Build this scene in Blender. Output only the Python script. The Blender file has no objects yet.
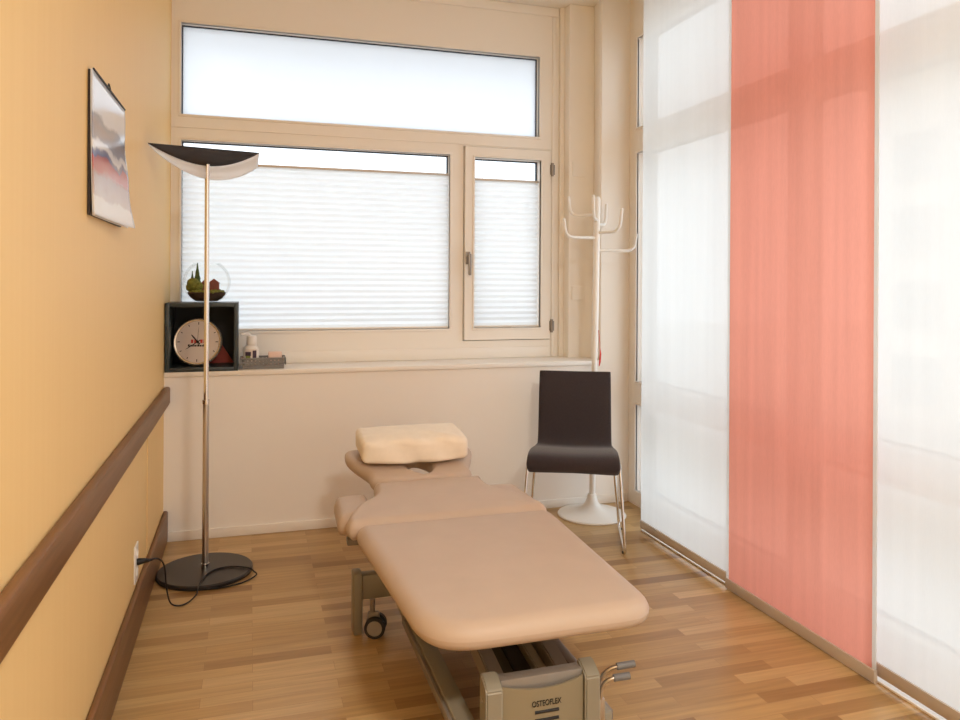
import bpy, bmesh, math, random
from mathutils import Vector, Matrix
random.seed(7)
C = bpy.context.scene.collection
PI = math.pi
rad = math.radians
V = Vector

# ------------------------------------------------------------------ materials
def mat(name, col, rough=0.6, metal=0.0, spec=0.4, noise=0.0, nscale=30, bump=0.0, bscale=200, stretch=(1, 1, 1), coat=0.0, sheen=0.0):
    m = bpy.data.materials.new(name); m.use_nodes = True
    n = m.node_tree; b = n.nodes['Principled BSDF']
    b.inputs['Base Color'].default_value = (*col, 1)
    b.inputs['Roughness'].default_value = rough
    b.inputs['Metallic'].default_value = metal
    b.inputs['Specular IOR Level'].default_value = spec
    b.inputs['Coat Weight'].default_value = coat
    b.inputs['Sheen Weight'].default_value = sheen
    tc = n.nodes.new('ShaderNodeTexCoord'); mp = n.nodes.new('ShaderNodeMapping')
    mp.inputs['Scale'].default_value = stretch
    n.links.new(tc.outputs['Object'], mp.inputs[0])
    if noise:
        t = n.nodes.new('ShaderNodeTexNoise'); t.inputs['Scale'].default_value = nscale; t.inputs['Detail'].default_value = 5
        n.links.new(mp.outputs[0], t.inputs['Vector'])
        r = n.nodes.new('ShaderNodeMapRange'); r.inputs['From Min'].default_value = .3; r.inputs['From Max'].default_value = .7
        r.inputs['To Min'].default_value = 1 - noise; r.inputs['To Max'].default_value = 1 + noise
        n.links.new(t.outputs['Fac'], r.inputs['Value'])
        x = n.nodes.new('ShaderNodeVectorMath'); x.operation = 'SCALE'; x.inputs[0].default_value = col
        n.links.new(r.outputs[0], x.inputs['Scale']); n.links.new(x.outputs[0], b.inputs['Base Color'])
    if bump:
        t = n.nodes.new('ShaderNodeTexNoise'); t.inputs['Scale'].default_value = bscale; t.inputs['Detail'].default_value = 3
        n.links.new(mp.outputs[0], t.inputs['Vector'])
        bp = n.nodes.new('ShaderNodeBump'); bp.inputs['Strength'].default_value = bump; bp.inputs['Distance'].default_value = .002
        n.links.new(t.outputs['Fac'], bp.inputs['Height']); n.links.new(bp.outputs[0], b.inputs['Normal'])
    return m

def fabric_mat(name, col, trans_col, clear, weave=900, fold=0.05, spread=.55):
    """thin woven cloth: part of the light goes straight through the open weave, the rest is scattered"""
    m = bpy.data.materials.new(name); m.use_nodes = True
    n = m.node_tree; n.nodes.clear(); L = n.links.new
    out = n.nodes.new('ShaderNodeOutputMaterial')
    tc = n.nodes.new('ShaderNodeTexCoord')
    mp = n.nodes.new('ShaderNodeMapping'); mp.inputs['Scale'].default_value = (1, 9, .35); L(tc.outputs['Object'], mp.inputs[0])
    nz = n.nodes.new('ShaderNodeTexNoise'); nz.inputs['Scale'].default_value = 2.2; nz.inputs['Detail'].default_value = 6; L(mp.outputs[0], nz.inputs['Vector'])
    mp2 = n.nodes.new('ShaderNodeMapping'); mp2.inputs['Scale'].default_value = (1, 1, .12); L(tc.outputs['Object'], mp2.inputs[0])
    nw = n.nodes.new('ShaderNodeTexNoise'); nw.inputs['Scale'].default_value = weave * .35; nw.inputs['Detail'].default_value = 2; L(mp2.outputs[0], nw.inputs['Vector'])
    ad = n.nodes.new('ShaderNodeMath'); ad.operation = 'ADD'; L(nz.outputs['Fac'], ad.inputs[0])
    ml = n.nodes.new('ShaderNodeMath'); ml.operation = 'MULTIPLY'; ml.inputs[1].default_value = .5; L(nw.outputs['Fac'], ml.inputs[0]); L(ml.outputs[0], ad.inputs[1])
    r = n.nodes.new('ShaderNodeMapRange'); r.inputs['From Min'].default_value = .45; r.inputs['From Max'].default_value = 1.05
    r.inputs['To Min'].default_value = 1 - fold; r.inputs['To Max'].default_value = 1 + fold; L(ad.outputs[0], r.inputs['Value'])
    def scaled(c):
        x = n.nodes.new('ShaderNodeVectorMath'); x.operation = 'SCALE'; x.inputs[0].default_value = c; L(r.outputs[0], x.inputs['Scale']); return x.outputs[0]
    d = n.nodes.new('ShaderNodeBsdfDiffuse'); L(scaled(col), d.inputs['Color'])
    t = n.nodes.new('ShaderNodeBsdfTranslucent'); L(scaled(trans_col), t.inputs['Color'])
    mx = n.nodes.new('ShaderNodeMixShader'); mx.inputs[0].default_value = spread; L(d.outputs[0], mx.inputs[1]); L(t.outputs[0], mx.inputs[2])
    tp = n.nodes.new('ShaderNodeBsdfTransparent'); tp.inputs['Color'].default_value = (*[min(1, c * 1.02) for c in trans_col], 1)
    m2 = n.nodes.new('ShaderNodeMixShader'); m2.inputs[0].default_value = clear
    L(mx.outputs[0], m2.inputs[1]); L(tp.outputs[0], m2.inputs[2]); L(m2.outputs[0], out.inputs['Surface'])
    return m

def glass_mat(name, tint=(.97, .99, 1), refl=.06, k=.8):
    m = bpy.data.materials.new(name); m.use_nodes = True
    n = m.node_tree; n.nodes.clear(); L = n.links.new
    out = n.nodes.new('ShaderNodeOutputMaterial')
    tp = n.nodes.new('ShaderNodeBsdfTransparent'); tp.inputs['Color'].default_value = (*tint, 1)
    g = n.nodes.new('ShaderNodeBsdfGlossy'); g.inputs['Roughness'].default_value = .02
    lw = n.nodes.new('ShaderNodeLayerWeight'); lw.inputs['Blend'].default_value = .12
    a = n.nodes.new('ShaderNodeMath'); a.operation = 'MULTIPLY_ADD'; a.inputs[1].default_value = k; a.inputs[2].default_value = refl * .3
    L(lw.outputs['Fresnel'], a.inputs[0])
    mx = n.nodes.new('ShaderNodeMixShader'); L(a.outputs[0], mx.inputs[0]); L(tp.outputs[0], mx.inputs[1]); L(g.outputs[0], mx.inputs[2])
    L(mx.outputs[0], out.inputs['Surface'])
    return m

def parquet():
    m = bpy.data.materials.new('oak_parquet'); m.use_nodes = True
    n = m.node_tree; b = n.nodes['Principled BSDF']; L = n.links.new
    tc = n.nodes.new('ShaderNodeTexCoord')
    br = n.nodes.new('ShaderNodeTexBrick'); br.offset = .37; br.offset_frequency = 2; br.squash = 1
    br.inputs['Scale'].default_value = 1; br.inputs['Brick Width'].default_value = .42; br.inputs['Row Height'].default_value = .058
    br.inputs['Mortar Size'].default_value = .0006; br.inputs['Mortar Smooth'].default_value = .3; br.inputs['Bias'].default_value = 0
    br.inputs['Color1'].default_value = (0, 0, 0, 1); br.inputs['Color2'].default_value = (1, 1, 1, 1); br.inputs['Mortar'].default_value = (.3, .3, .3, 1)
    L(tc.outputs['Object'], br.inputs['Vector'])
    mp = n.nodes.new('ShaderNodeMapping'); mp.inputs['Scale'].default_value = (1.2, 22, 1); L(tc.outputs['Object'], mp.inputs[0])
    ng = n.nodes.new('ShaderNodeTexNoise'); ng.inputs['Scale'].default_value = 3; ng.inputs['Detail'].default_value = 8; ng.inputs['Distortion'].default_value = .4
    ofs = n.nodes.new('ShaderNodeVectorMath'); ofs.operation = 'ADD'
    sc = n.nodes.new('ShaderNodeVectorMath'); sc.operation = 'SCALE'; sc.inputs['Scale'].default_value = 17; L(br.outputs['Color'], sc.inputs[0])
    L(mp.outputs[0], ofs.inputs[0]); L(sc.outputs[0], ofs.inputs[1]); L(ofs.outputs[0], ng.inputs['Vector'])
    rp = n.nodes.new('ShaderNodeValToRGB'); e = rp.color_ramp.elements
    e[0].position = 0; e[0].color = (.27, .145, .05, 1)
    e[1].position = 1; e[1].color = (.57, .385, .18, 1)
    for p, c in ((.10, (.345, .20, .075)), (.3, (.435, .27, .108)), (.7, (.475, .30, .125))):
        k = e.new(p); k.color = (*c, 1)
    L(br.outputs['Color'], rp.inputs[0])
    mr = n.nodes.new('ShaderNodeMapRange'); mr.inputs['From Min'].default_value = .3; mr.inputs['From Max'].default_value = .7
    mr.inputs['To Min'].default_value = .86; mr.inputs['To Max'].default_value = 1.12; L(ng.outputs['Fac'], mr.inputs['Value'])
    x = n.nodes.new('ShaderNodeVectorMath'); x.operation = 'SCALE'; L(rp.outputs[0], x.inputs[0]); L(mr.outputs[0], x.inputs['Scale'])
    mm = n.nodes.new('ShaderNodeMix'); mm.data_type = 'RGBA'; mm.inputs['B'].default_value = (.25, .12, .05, 1)
    mf = n.nodes.new('ShaderNodeMath'); mf.operation = 'MULTIPLY'; mf.inputs[1].default_value = .6; L(br.outputs['Fac'], mf.inputs[0])
    L(mf.outputs[0], mm.inputs['Factor']); L(x.outputs[0], mm.inputs['A']); L(mm.outputs['Result'], b.inputs['Base Color'])
    b.inputs['Roughness'].default_value = .30; b.inputs['Specular IOR Level'].default_value = .4
    return m

def wood(name, c0, c1, axis='Y', rough=.38):
    m = bpy.data.materials.new(name); m.use_nodes = True
    n = m.node_tree; b = n.nodes['Principled BSDF']; L = n.links.new
    tc = n.nodes.new('ShaderNodeTexCoord'); mp = n.nodes.new('ShaderNodeMapping')
    mp.inputs['Scale'].default_value = (30, 1.5, 30) if axis == 'Y' else (1.5, 30, 30); L(tc.outputs['Object'], mp.inputs[0])
    ng = n.nodes.new('ShaderNodeTexNoise'); ng.inputs['Scale'].default_value = 2.2; ng.inputs['Detail'].default_value = 7; ng.inputs['Distortion'].default_value = .5
    L(mp.outputs[0], ng.inputs['Vector'])
    rp = n.nodes.new('ShaderNodeValToRGB'); rp.color_ramp.elements[0].position = .3; rp.color_ramp.elements[1].position = .7
    rp.color_ramp.elements[0].color = (*c0, 1); rp.color_ramp.elements[1].color = (*c1, 1)
    L(ng.outputs['Fac'], rp.inputs[0]); L(rp.outputs[0], b.inputs['Base Color']); b.inputs['Roughness'].default_value = rough
    return m

def yellow_wall():
    m = bpy.data.materials.new('ochre_wall_covering'); m.use_nodes = True
    n = m.node_tree; b = n.nodes['Principled BSDF']; L = n.links.new
    tc = n.nodes.new('ShaderNodeTexCoord'); mp = n.nodes.new('ShaderNodeMapping'); mp.inputs['Scale'].default_value = (1, 26, .5)
    L(tc.outputs['Object'], mp.inputs[0])
    ng = n.nodes.new('ShaderNodeTexNoise'); ng.inputs['Scale'].default_value = 1.6; ng.inputs['Detail'].default_value = 7; L(mp.outputs[0], ng.inputs['Vector'])
    rp = n.nodes.new('ShaderNodeValToRGB'); rp.color_ramp.elements[0].position = .25; rp.color_ramp.elements[1].position = .75
    rp.color_ramp.elements[0].color = (.84, .59, .268, 1); rp.color_ramp.elements[1].color = (.86, .613, .285, 1)
    L(ng.outputs['Fac'], rp.inputs[0]); L(rp.outputs[0], b.inputs['Base Color']); b.inputs['Roughness'].default_value = .55
    b.inputs['Specular IOR Level'].default_value = .25
    bp = n.nodes.new('ShaderNodeBump'); bp.inputs['Strength'].default_value = .15; bp.inputs['Distance'].default_value = .002
    L(ng.outputs['Fac'], bp.inputs['Height']); L(bp.outputs[0], b.inputs['Normal'])
    return m

def print_mat():
    """glossy calendar print: pale sky, grey-blue peaks, a white band, red and blue shapes, pale foot"""
    m = bpy.data.materials.new('glossy_calendar_print'); m.use_nodes = True
    n = m.node_tree; b = n.nodes['Principled BSDF']; L = n.links.new
    tc = n.nodes.new('ShaderNodeTexCoord'); sp = n.nodes.new('ShaderNodeSeparateXYZ'); L(tc.outputs['UV'], sp.inputs[0])
    nz = n.nodes.new('ShaderNodeTexNoise'); nz.inputs['Scale'].default_value = 3.3; nz.inputs['Detail'].default_value = 3; L(tc.outputs['UV'], nz.inputs['Vector'])
    a = n.nodes.new('ShaderNodeMath'); a.operation = 'MULTIPLY_ADD'; a.inputs[1].default_value = .20; L(nz.outputs['Fac'], a.inputs[0])
    s = n.nodes.new('ShaderNodeMath'); s.operation = 'SUBTRACT'; s.inputs[1].default_value = .10; L(sp.outputs['Y'], s.inputs[0]); L(s.outputs[0], a.inputs[2])
    rp = n.nodes.new('ShaderNodeValToRGB'); r = rp.color_ramp; r.elements[0].position = 0; r.elements[0].color = (.80, .74, .66, 1)
    r.elements[1].position = 1; r.elements[1].color = (.80, .84, .90, 1)
    for p, c in ((.13, (.80, .74, .66)), (.15, (.62, .50, .42)), (.30, (.50, .36, .32)), (.34, (.55, .17, .13)), (.42, (.50, .12, .12)), (.44, (.18, .20, .36)), (.47, (.30, .30, .42)),
                 (.49, (.92, .92, .92)), (.53, (.85, .85, .88)), (.55, (.42, .44, .52)), (.64, (.40, .38, .42)), (.70, (.33, .37, .46)), (.73, (.72, .77, .85))):
        k = r.elements.new(p); k.color = (*c, 1)
    L(a.outputs[0], rp.inputs[0]); L(rp.outputs[0], b.inputs['Base Color'])
    b.inputs['Roughness'].default_value = .16; b.inputs['Specular IOR Level'].default_value = .6
    return m

M = dict(
    wall=mat('cream_wall_paint', (.88, .84, .785), .8, noise=.012, nscale=3),
    frame=mat('cream_window_lacquer', (.87, .835, .775), .38),
    ceil=mat('white_ceiling_paint', (.88, .86, .81), .85),
    sill=mat('cream_window_sill', (.86, .82, .76), .35),
    skirt=mat('cream_skirting', (.86, .82, .76), .45),
    yellow=yellow_wall(), floor=parquet(),
    rail=wood('brown_rail_wood', (.14, .058, .016), (.21, .092, .028), rough=.42),
    gasket=mat('dark_blue_gasket', (.035, .045, .07), .5),
    glass=glass_mat('window_glass', k=.45), clear=glass_mat('thin_clear_glass', (.985, .99, .985), .02, .35),
    frost=fabric_mat('frosted_glass', (.84, .88, .92), (.89, .92, .95), .24, 10, .01, .80),
    pleat=fabric_mat('white_pleated_cloth', (.88, .88, .87), (.87, .89, .90), .05, 300, .012, .62),
    whitecloth=fabric_mat('white_panel_cloth', (.90, .905, .90), (.89, .91, .91), .075, 900, .03, .70),
    redcloth=fabric_mat('coral_panel_cloth', (.82, .35, .27), (.87, .37, .28), .055, 900, .07, .66),
    alu=mat('champagne_aluminium', (.60, .53, .46), .45, .3),
    steel=mat('satin_steel', (.62, .58, .54), .28, 1),
    chrome=mat('chrome', (.80, .78, .75), .1, 1),
    darkmetal=mat('black_lamp_metal', (.025, .021, .02), .32, .2, .5),
    shade_in=mat('dark_brown_shade_metal', (.035, .026, .022), .5, .2),
    shade_out=mat('light_shade_metal', (.86, .84, .82), .36, .4),
    white=mat('white_lacquer', (.84, .82, .78), .3),
    chairfab=mat('dark_brown_chair_cloth', (.038, .028, .031), .9, noise=.12, nscale=140, bump=.3, bscale=700, sheen=.25),
    vinyl=mat('beige_vinyl', (.545, .43, .345), .48, spec=.35, noise=.025, nscale=9, bump=.12, bscale=500),
    pillow=mat('cream_pillow_cloth', (.88, .79, .66), .9, noise=.03, nscale=25, bump=.25, bscale=600, sheen=.2),
    base=mat('beige_powder_coat', (.29, .265, .205), .42, .15),
    basegrey=mat('grey_powder_coat', (.27, .24, .21), .4, .25),
    plate=mat('champagne_end_plate', (.32, .285, .20), .34, .35),
    rubber=mat('dark_rubber', (.03, .028, .028), .6), grey=mat('grey_plastic', (.17, .17, .175), .5),
    handle=mat('brushed_dark_steel', (.30, .27, .24), .35, .7), hub=mat('grey_wheel_hub', (.33, .30, .27), .5),
    cube=mat('dark_slate_lacquer', (.040, .052, .056), .4), cubein=mat('near_black_lacquer', (.018, .018, .018), .6),
    clockface=mat('pale_clock_face', (.66, .58, .54), .3), clockrim=mat('silver_clock_rim', (.62, .56, .50), .25, .8),
    black=mat('black_ink', (.012, .010, .010), .5), red=mat('red_ink', (.55, .06, .05), .5),
    redcloth2=mat('brick_red_card', (.36, .05, .03), .6),
    basket=mat('grey_basket_plastic', (.21, .20, .19), .5), bottle=mat('white_bottle_plastic', (.82, .78, .73), .3),
    label=mat('dark_bottle_label', (.06, .035, .06), .5), labelg=mat('olive_bottle_label', (.25, .30, .05), .5), labelw=mat('pale_bottle_label', (.75, .66, .58), .5),
    soap=mat('pale_pink_soap', (.80, .60, .52), .5),
    leaf=mat('dark_green_leaves', (.045, .09, .018), .6, noise=.3, nscale=200), moss=mat('olive_moss', (.17, .18, .03), .85, noise=.35, nscale=160),
    soil=mat('brown_soil', (.06, .032, .018), .9, noise=.3, nscale=120), brick=mat('reddish_brown_toy_brick', (.20, .055, .035), .7),
    calprint=print_mat(), paper=mat('white_paper', (.85, .84, .83), .4), caldark=mat('black_backing_board', (.03, .02, .018), .5),
    cord=mat('black_cord', (.012, .011, .012), .4),
    facade=mat('cream_facade_render', (.80, .74, .66), .9), facwin=mat('grey_facade_glass', (.36, .39, .38), .3), ext=mat('pale_paving', (.6, .58, .55), .9),
    extframe=mat('dark_exterior_frame', (.05, .055, .065), .5), redplastic=mat('red_strap', (.62, .05, .04), .5),
)

# ------------------------------------------------------------------ helpers
ORG = {}
def finish(bm, name, m, parent=None, smooth=False, local=False, angle=40):
    org = ORG.get(parent.name, V((0, 0, 0))) if parent and not local else V((0, 0, 0))
    if org.length: bmesh.ops.translate(bm, verts=bm.verts, vec=-org)
    bmesh.ops.recalc_face_normals(bm, faces=bm.faces)
    me = bpy.data.meshes.new(name); bm.to_mesh(me); bm.free()
    ms = m if isinstance(m, (list, tuple)) else [m]
    for q in ms: me.materials.append(q)
    if smooth:
        for p in me.polygons: p.use_smooth = True
        try: me.set_sharp_from_angle(angle=rad(angle))
        except Exception: pass
    o = bpy.data.objects.new(name, me); C.objects.link(o)
    if parent:
        o.parent = parent; ORG[o.name] = ORG.get(parent.name, V((0, 0, 0)))
    return o

def thing(name, label, cat, loc=(0, 0, 0), rotz=0, group=None, kind=None, local=False):
    o = bpy.data.objects.new(name, None); C.objects.link(o); o.location = loc; o.rotation_euler = (0, 0, rotz)
    o.empty_display_size = .05
    o['label'] = label; o['category'] = cat
    if group: o['group'] = group
    if kind: o['kind'] = kind
    ORG[o.name] = V((0, 0, 0)) if local else V(loc)
    return o

def tag(o, label, cat=None, group=None, kind=None):
    o['label'] = label
    if cat: o['category'] = cat
    if group: o['group'] = group
    if kind: o['kind'] = kind
    return o

def place(o, loc):                         # give a single-mesh thing its origin at its base
    o.data.transform(Matrix.Translation(-V(loc))); o.location = loc; return o

def box(bm, x0, x1, y0, y1, z0, z1, bev=0.0, seg=2, mi=0):
    vs = [bm.verts.new((x, y, z)) for x in (x0, x1) for y in (y0, y1) for z in (z0, z1)]
    fs = []
    for q in ((0, 1, 3, 2), (4, 6, 7, 5), (0, 4, 5, 1), (2, 3, 7, 6), (0, 2, 6, 4), (1, 5, 7, 3)):
        f = bm.faces.new([vs[i] for i in q]); f.material_index = mi; fs.append(f)
    if bev:
        es = list({e for f in fs for e in f.edges})
        r = bmesh.ops.bevel(bm, geom=es, offset=bev, segments=seg, profile=.5, affect='EDGES')
        for f in r['faces']: f.material_index = mi
    return vs

def mbox(*a, **k):
    bm = bmesh.new(); box(bm, *a, **k); return bm

def tube(bm, pts, r, seg=10, mi=0, cap=True, closed=False):
    pts = [V(p) for p in pts]; n = len(pts); rings = []
    rr = r if isinstance(r, (list, tuple)) else [r] * n
    t0 = (pts[1] - pts[0]).normalized()
    up = V((0, 0, 1)) if abs(t0.z) < .9 else V((1, 0, 0))
    nx = t0.cross(up).normalized()
    for i, p in enumerate(pts):
        if closed: t = (pts[(i + 1) % n] - pts[i - 1]).normalized()
        elif i == 0: t = (pts[1] - p).normalized()
        elif i == n - 1: t = (p - pts[i - 1]).normalized()
        else: t = ((pts[i + 1] - p).normalized() + (p - pts[i - 1]).normalized()).normalized()
        nx = (nx - t * nx.dot(t)).normalized(); ny = t.cross(nx)
        rings.append([bm.verts.new(p + (nx * math.cos(2 * PI * k / seg) + ny * math.sin(2 * PI * k / seg)) * rr[i]) for k in range(seg)])
    m = n if closed else n - 1
    for i in range(m):
        a, b = rings[i], rings[(i + 1) % n]
        for k in range(seg):
            f = bm.faces.new((a[k], a[(k + 1) % seg], b[(k + 1) % seg], b[k])); f.material_index = mi
    if cap and not closed:
        for q in (rings[0], rings[-1]):
            f = bm.faces.new(q); f.material_index = mi

def smooth_path(pts, n=8):
    pts = [V(p) for p in pts]; out = []
    P = [pts[0] * 2 - pts[1]] + pts + [pts[-1] * 2 - pts[-2]]
    for i in range(1, len(P) - 2):
        for k in range(n):
            t = k / n; a, b, c, d = P[i - 1:i + 3]
            out.append(.5 * ((2 * b) + (c - a) * t + (2 * a - 5 * b + 4 * c - d) * t * t + (3 * b - a - 3 * c + d) * t ** 3))
    out.append(pts[-1]); return out

def fillet(pts, r, n=6):
    """polyline with its inner corners rounded by radius-like distance r"""
    pts = [V(p) for p in pts]; out = [pts[0]]
    for i in range(1, len(pts) - 1):
        p, a, b = pts[i], pts[i - 1], pts[i + 1]
        ra = min(r, (a - p).length * .49); rb = min(r, (b - p).length * .49)
        s = p + (a - p).normalized() * ra; e = p + (b - p).normalized() * rb
        for k in range(n + 1):
            t = k / n; out.append((1 - t) ** 2 * s + 2 * t * (1 - t) * p + t * t * e)
    out.append(pts[-1]); return out

def lathe(bm, prof, cx, cy, seg=40, mi=0, capb=True, capt=True):
    rings = []
    for r, z in prof:
        rings.append([bm.verts.new((cx + r * math.cos(2 * PI * k / seg), cy + r * math.sin(2 * PI * k / seg), z)) for k in range(seg)])
    for i in range(len(rings) - 1):
        for k in range(seg):
            f = bm.faces.new((rings[i][k], rings[i][(k + 1) % seg], rings[i + 1][(k + 1) % seg], rings[i + 1][k])); f.material_index = mi
    if capb: bm.faces.new(rings[0]).material_index = mi
    if capt: bm.faces.new(rings[-1]).material_index = mi

def round_poly(pts, radii, n=8):
    """closed polygon with rounded corners (2-D)"""
    out = []; N = len(pts)
    if not isinstance(radii, (list, tuple)): radii = [radii] * N
    for i in range(N):
        p = V(pts[i]); a = V(pts[i - 1]); b = V(pts[(i + 1) % N])
        r = radii[i]
        s = p + (a - p).normalized() * min(r, (a - p).length * .49); e = p + (b - p).normalized() * min(r, (b - p).length * .49)
        for k in range(n + 1):
            t = k / n; out.append((1 - t) ** 2 * s + 2 * t * (1 - t) * p + t * t * e)
    return out

def resample(poly, n):
    P = [V(p) for p in poly]; L = [0]
    for i in range(len(P)): L.append(L[-1] + (P[(i + 1) % len(P)] - P[i]).length)
    out = []; j = 0
    for k in range(n):
        t = L[-1] * k / n
        while L[j + 1] < t: j += 1
        f = (t - L[j]) / max(1e-9, L[j + 1] - L[j]); out.append(P[j].lerp(P[(j + 1) % len(P)], f))
    return out

def cushion(bm, outline, z0, z1, r=.03, crown=.008, tilt=None, n=120, squash=.5):
    P = resample(outline, n)
    area = sum(P[i].x * P[(i + 1) % n].y - P[(i + 1) % n].x * P[i].y for i in range(n))
    sg = 1 if area > 0 else -1
    N = []
    for i in range(n):
        t = (P[(i + 2) % n] - P[i - 2]).normalized(); N.append(V((t.y, -t.x)) * sg)
    cen = sum(P, V((0, 0))) / n
    rings = []; h = z1 - z0; rz = min(h * squash, .04)
    prof = []
    for k in range(7):
        a = k / 6 * PI / 2; prof.append((r * (1 - math.sin(a)) , z0 + min(rz, h * .45) * (1 - math.cos(a))))
    for k in range(9):
        a = k / 8 * PI / 2; prof.append((r * 1.25 * (1 - math.cos(a)), z1 - min(rz * 1.25, h * .55) * (1 - math.sin(a))))
    for ins, z in prof:
        rings.append([(P[i] - N[i] * ins, z) for i in range(n)])
    for f in (.86, .66, .42, .18):
        ring = []
        for i in range(n):
            q = cen.lerp(P[i] - N[i] * r * 1.25, f); ring.append((q, z1 + crown * (1 - f ** 2.5)))
        rings.append(ring)
    T = tilt or (lambda x, y, z: (x, y, z))
    vr = [[bm.verts.new(T(p.x, p.y, z)) for p, z in ring] for ring in rings]
    for a, b in zip(vr, vr[1:]):
        for i in range(n): bm.faces.new((a[i], a[(i + 1) % n], b[(i + 1) % n], b[i]))
    bm.faces.new(vr[0]); bm.faces.new(vr[-1])

def text_mesh(name, s, size, m, parent, mw, extr=.0006, font_scale=(1, 1)):
    c = bpy.data.curves.new(name, 'FONT'); c.body = s; c.size = size; c.extrude = extr; c.align_x = 'CENTER'; c.align_y = 'CENTER'
    t = bpy.data.objects.new(name, c); C.objects.link(t)
    dg = bpy.context.evaluated_depsgraph_get(); me = bpy.data.meshes.new_from_object(t.evaluated_get(dg))
    bpy.data.objects.remove(t); bpy.data.curves.remove(c)
    me.name = name
    me.transform(Matrix.Diagonal((font_scale[0], font_scale[1], 1, 1))); me.transform(mw)
    me.materials.clear(); me.materials.append(m)
    if parent: me.transform(Matrix.Translation(-ORG.get(parent.name, V((0, 0, 0)))))
    o = bpy.data.objects.new(name, me); C.objects.link(o); o.parent = parent
    return o

def struct(name, bm, m, label, parent=None, smooth=False):
    o = finish(bm, name, m, parent, smooth)
    if not parent: tag(o, label, name.split('_')[0] if not name.startswith('trim') else 'trim', kind='structure')
    return o

def frame_wall(bm, xs, zs, holes, plane, a0, a1, axis='Y'):
    """slab cut on a grid; cells inside a hole are left open. axis Y: slab faces -Y, runs along X; axis X: faces -X, runs along Y"""
    xs = sorted(set(xs)); zs = sorted(set(zs))
    for i in range(len(xs) - 1):
        for j in range(len(zs) - 1):
            cx, cz = (xs[i] + xs[i + 1]) / 2, (zs[j] + zs[j + 1]) / 2
            if any(h[0] < cx < h[1] and h[2] < cz < h[3] for h in holes): continue
            if axis == 'Y': box(bm, xs[i], xs[i + 1], a0, a1, zs[j], zs[j + 1])
            else: box(bm, a0, a1, xs[i], xs[i + 1], zs[j], zs[j + 1])
    bmesh.ops.remove_doubles(bm, verts=bm.verts, dist=1e-5)
    inner = [f for f in bm.faces if False]
    seen = {}
    for f in list(bm.faces):
        k = tuple(sorted(v.index if v.index >= 0 else id(v) for v in f.verts)); key = frozenset(f.verts)
        seen.setdefault(key, []).append(f)
    dead = [f for fs in seen.values() if len(fs) > 1 for f in fs]
    if dead: bmesh.ops.delete(bm, geom=dead, context='FACES')

def ring(bm, x0, x1, z0, z1, w, a0, a1, axis='Y', bev=0.0):
    """rectangular frame ring of width w outside the opening x0..x1, z0..z1"""
    for q in ((x0 - w, x1 + w, z1, z1 + w), (x0 - w, x1 + w, z0 - w, z0), (x0 - w, x0, z0, z1), (x1, x1 + w, z0, z1)):
        if axis == 'Y': box(bm, q[0], q[1], a0, a1, q[2], q[3], bev)
        else: box(bm, a0, a1, q[0], q[1], q[2], q[3], bev)

# ------------------------------------------------------------------ room shell
YB, YW, XR, YF, ZC = 4.035, 4.32, 2.56, -2.0, 2.985     # parapet face, window plane, right window plane, wall behind the camera, ceiling
struct('floor', mbox(0, 2.62, YF, YB + .01, -.12, 0), M['floor'], 'oak parquet floor laid in strips across the room')
struct('ceiling', mbox(-.2, 3.0, YF - .2, 4.6, ZC, ZC + .2), M['ceil'], 'cream ceiling')
struct('wall_left', mbox(-.2, 0, YF, 4.4, -.12, ZC), M['yellow'], 'ochre yellow wall on the left')
struct('wall_front', mbox(-.2, 2.8, YF - .2, YF, -.12, ZC), M['wall'], 'cream wall behind the camera')
struct('wall_back', mbox(0, 2.62, YB, 4.5, -.12, .815), M['wall'], 'low cream wall under the back window')
bm = bmesh.new()
box(bm, 2.252, 2.62, 4.22, 4.5, .815, ZC, .006, 2)
q = [(2.378, YB), (2.62, YB), (2.62, 4.24), (2.418, 4.24), (2.405, 4.16), (2.372, 4.045)]
lo = [bm.verts.new((x, y, .815)) for x, y in q]; hi = [bm.verts.new((x, y, ZC)) for x, y in q]
bm.faces.new(lo); bm.faces.new(hi)
for i in range(6): bm.faces.new((lo[i], lo[(i + 1) % 6], hi[(i + 1) % 6], hi[i]))
pil = struct('wall_right', bm, M['frame'], 'stepped cream corner pillar between the two window walls', smooth=True)
bm = bmesh.new(); box(bm, 2.272, 2.36, 4.212, 4.221, 1.94, 2.03, .002); finish(bm, 'cover_plate', M['frame'], pil)
bm = bmesh.new(); box(bm, 2.272, 2.355, 4.212, 4.221, 1.19, 1.275, .002); finish(bm, 'cover_plate', M['frame'], pil)
# sill, skirting, rail
struct('trim_1', mbox(0, 2.372, YB - .012, YW + .03, .815, .84, .004), M['sill'], 'cream window sill board under the back window', smooth=True)
struct('baseboard_back', mbox(.02, 2.55, YB - .012, YB, 0, .048, .003), M['skirt'], 'low cream skirting board on the back wall', smooth=True)
struct('baseboard_left', mbox(0, .022, YF, YB, 0, .155, .008), M['rail'], 'brown wooden skirting board on the yellow wall', smooth=True)
struct('trim_2', mbox(0, .030, YF, YB, .682, .77, .010), M['rail'], 'brown wooden dado rail along the yellow wall', smooth=True)
struct('trim_3', mbox(0, .003, 3.40, 3.412, .155, .682, .001), M['yellow'], 'thin vertical joint strip low on the yellow wall')

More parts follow.
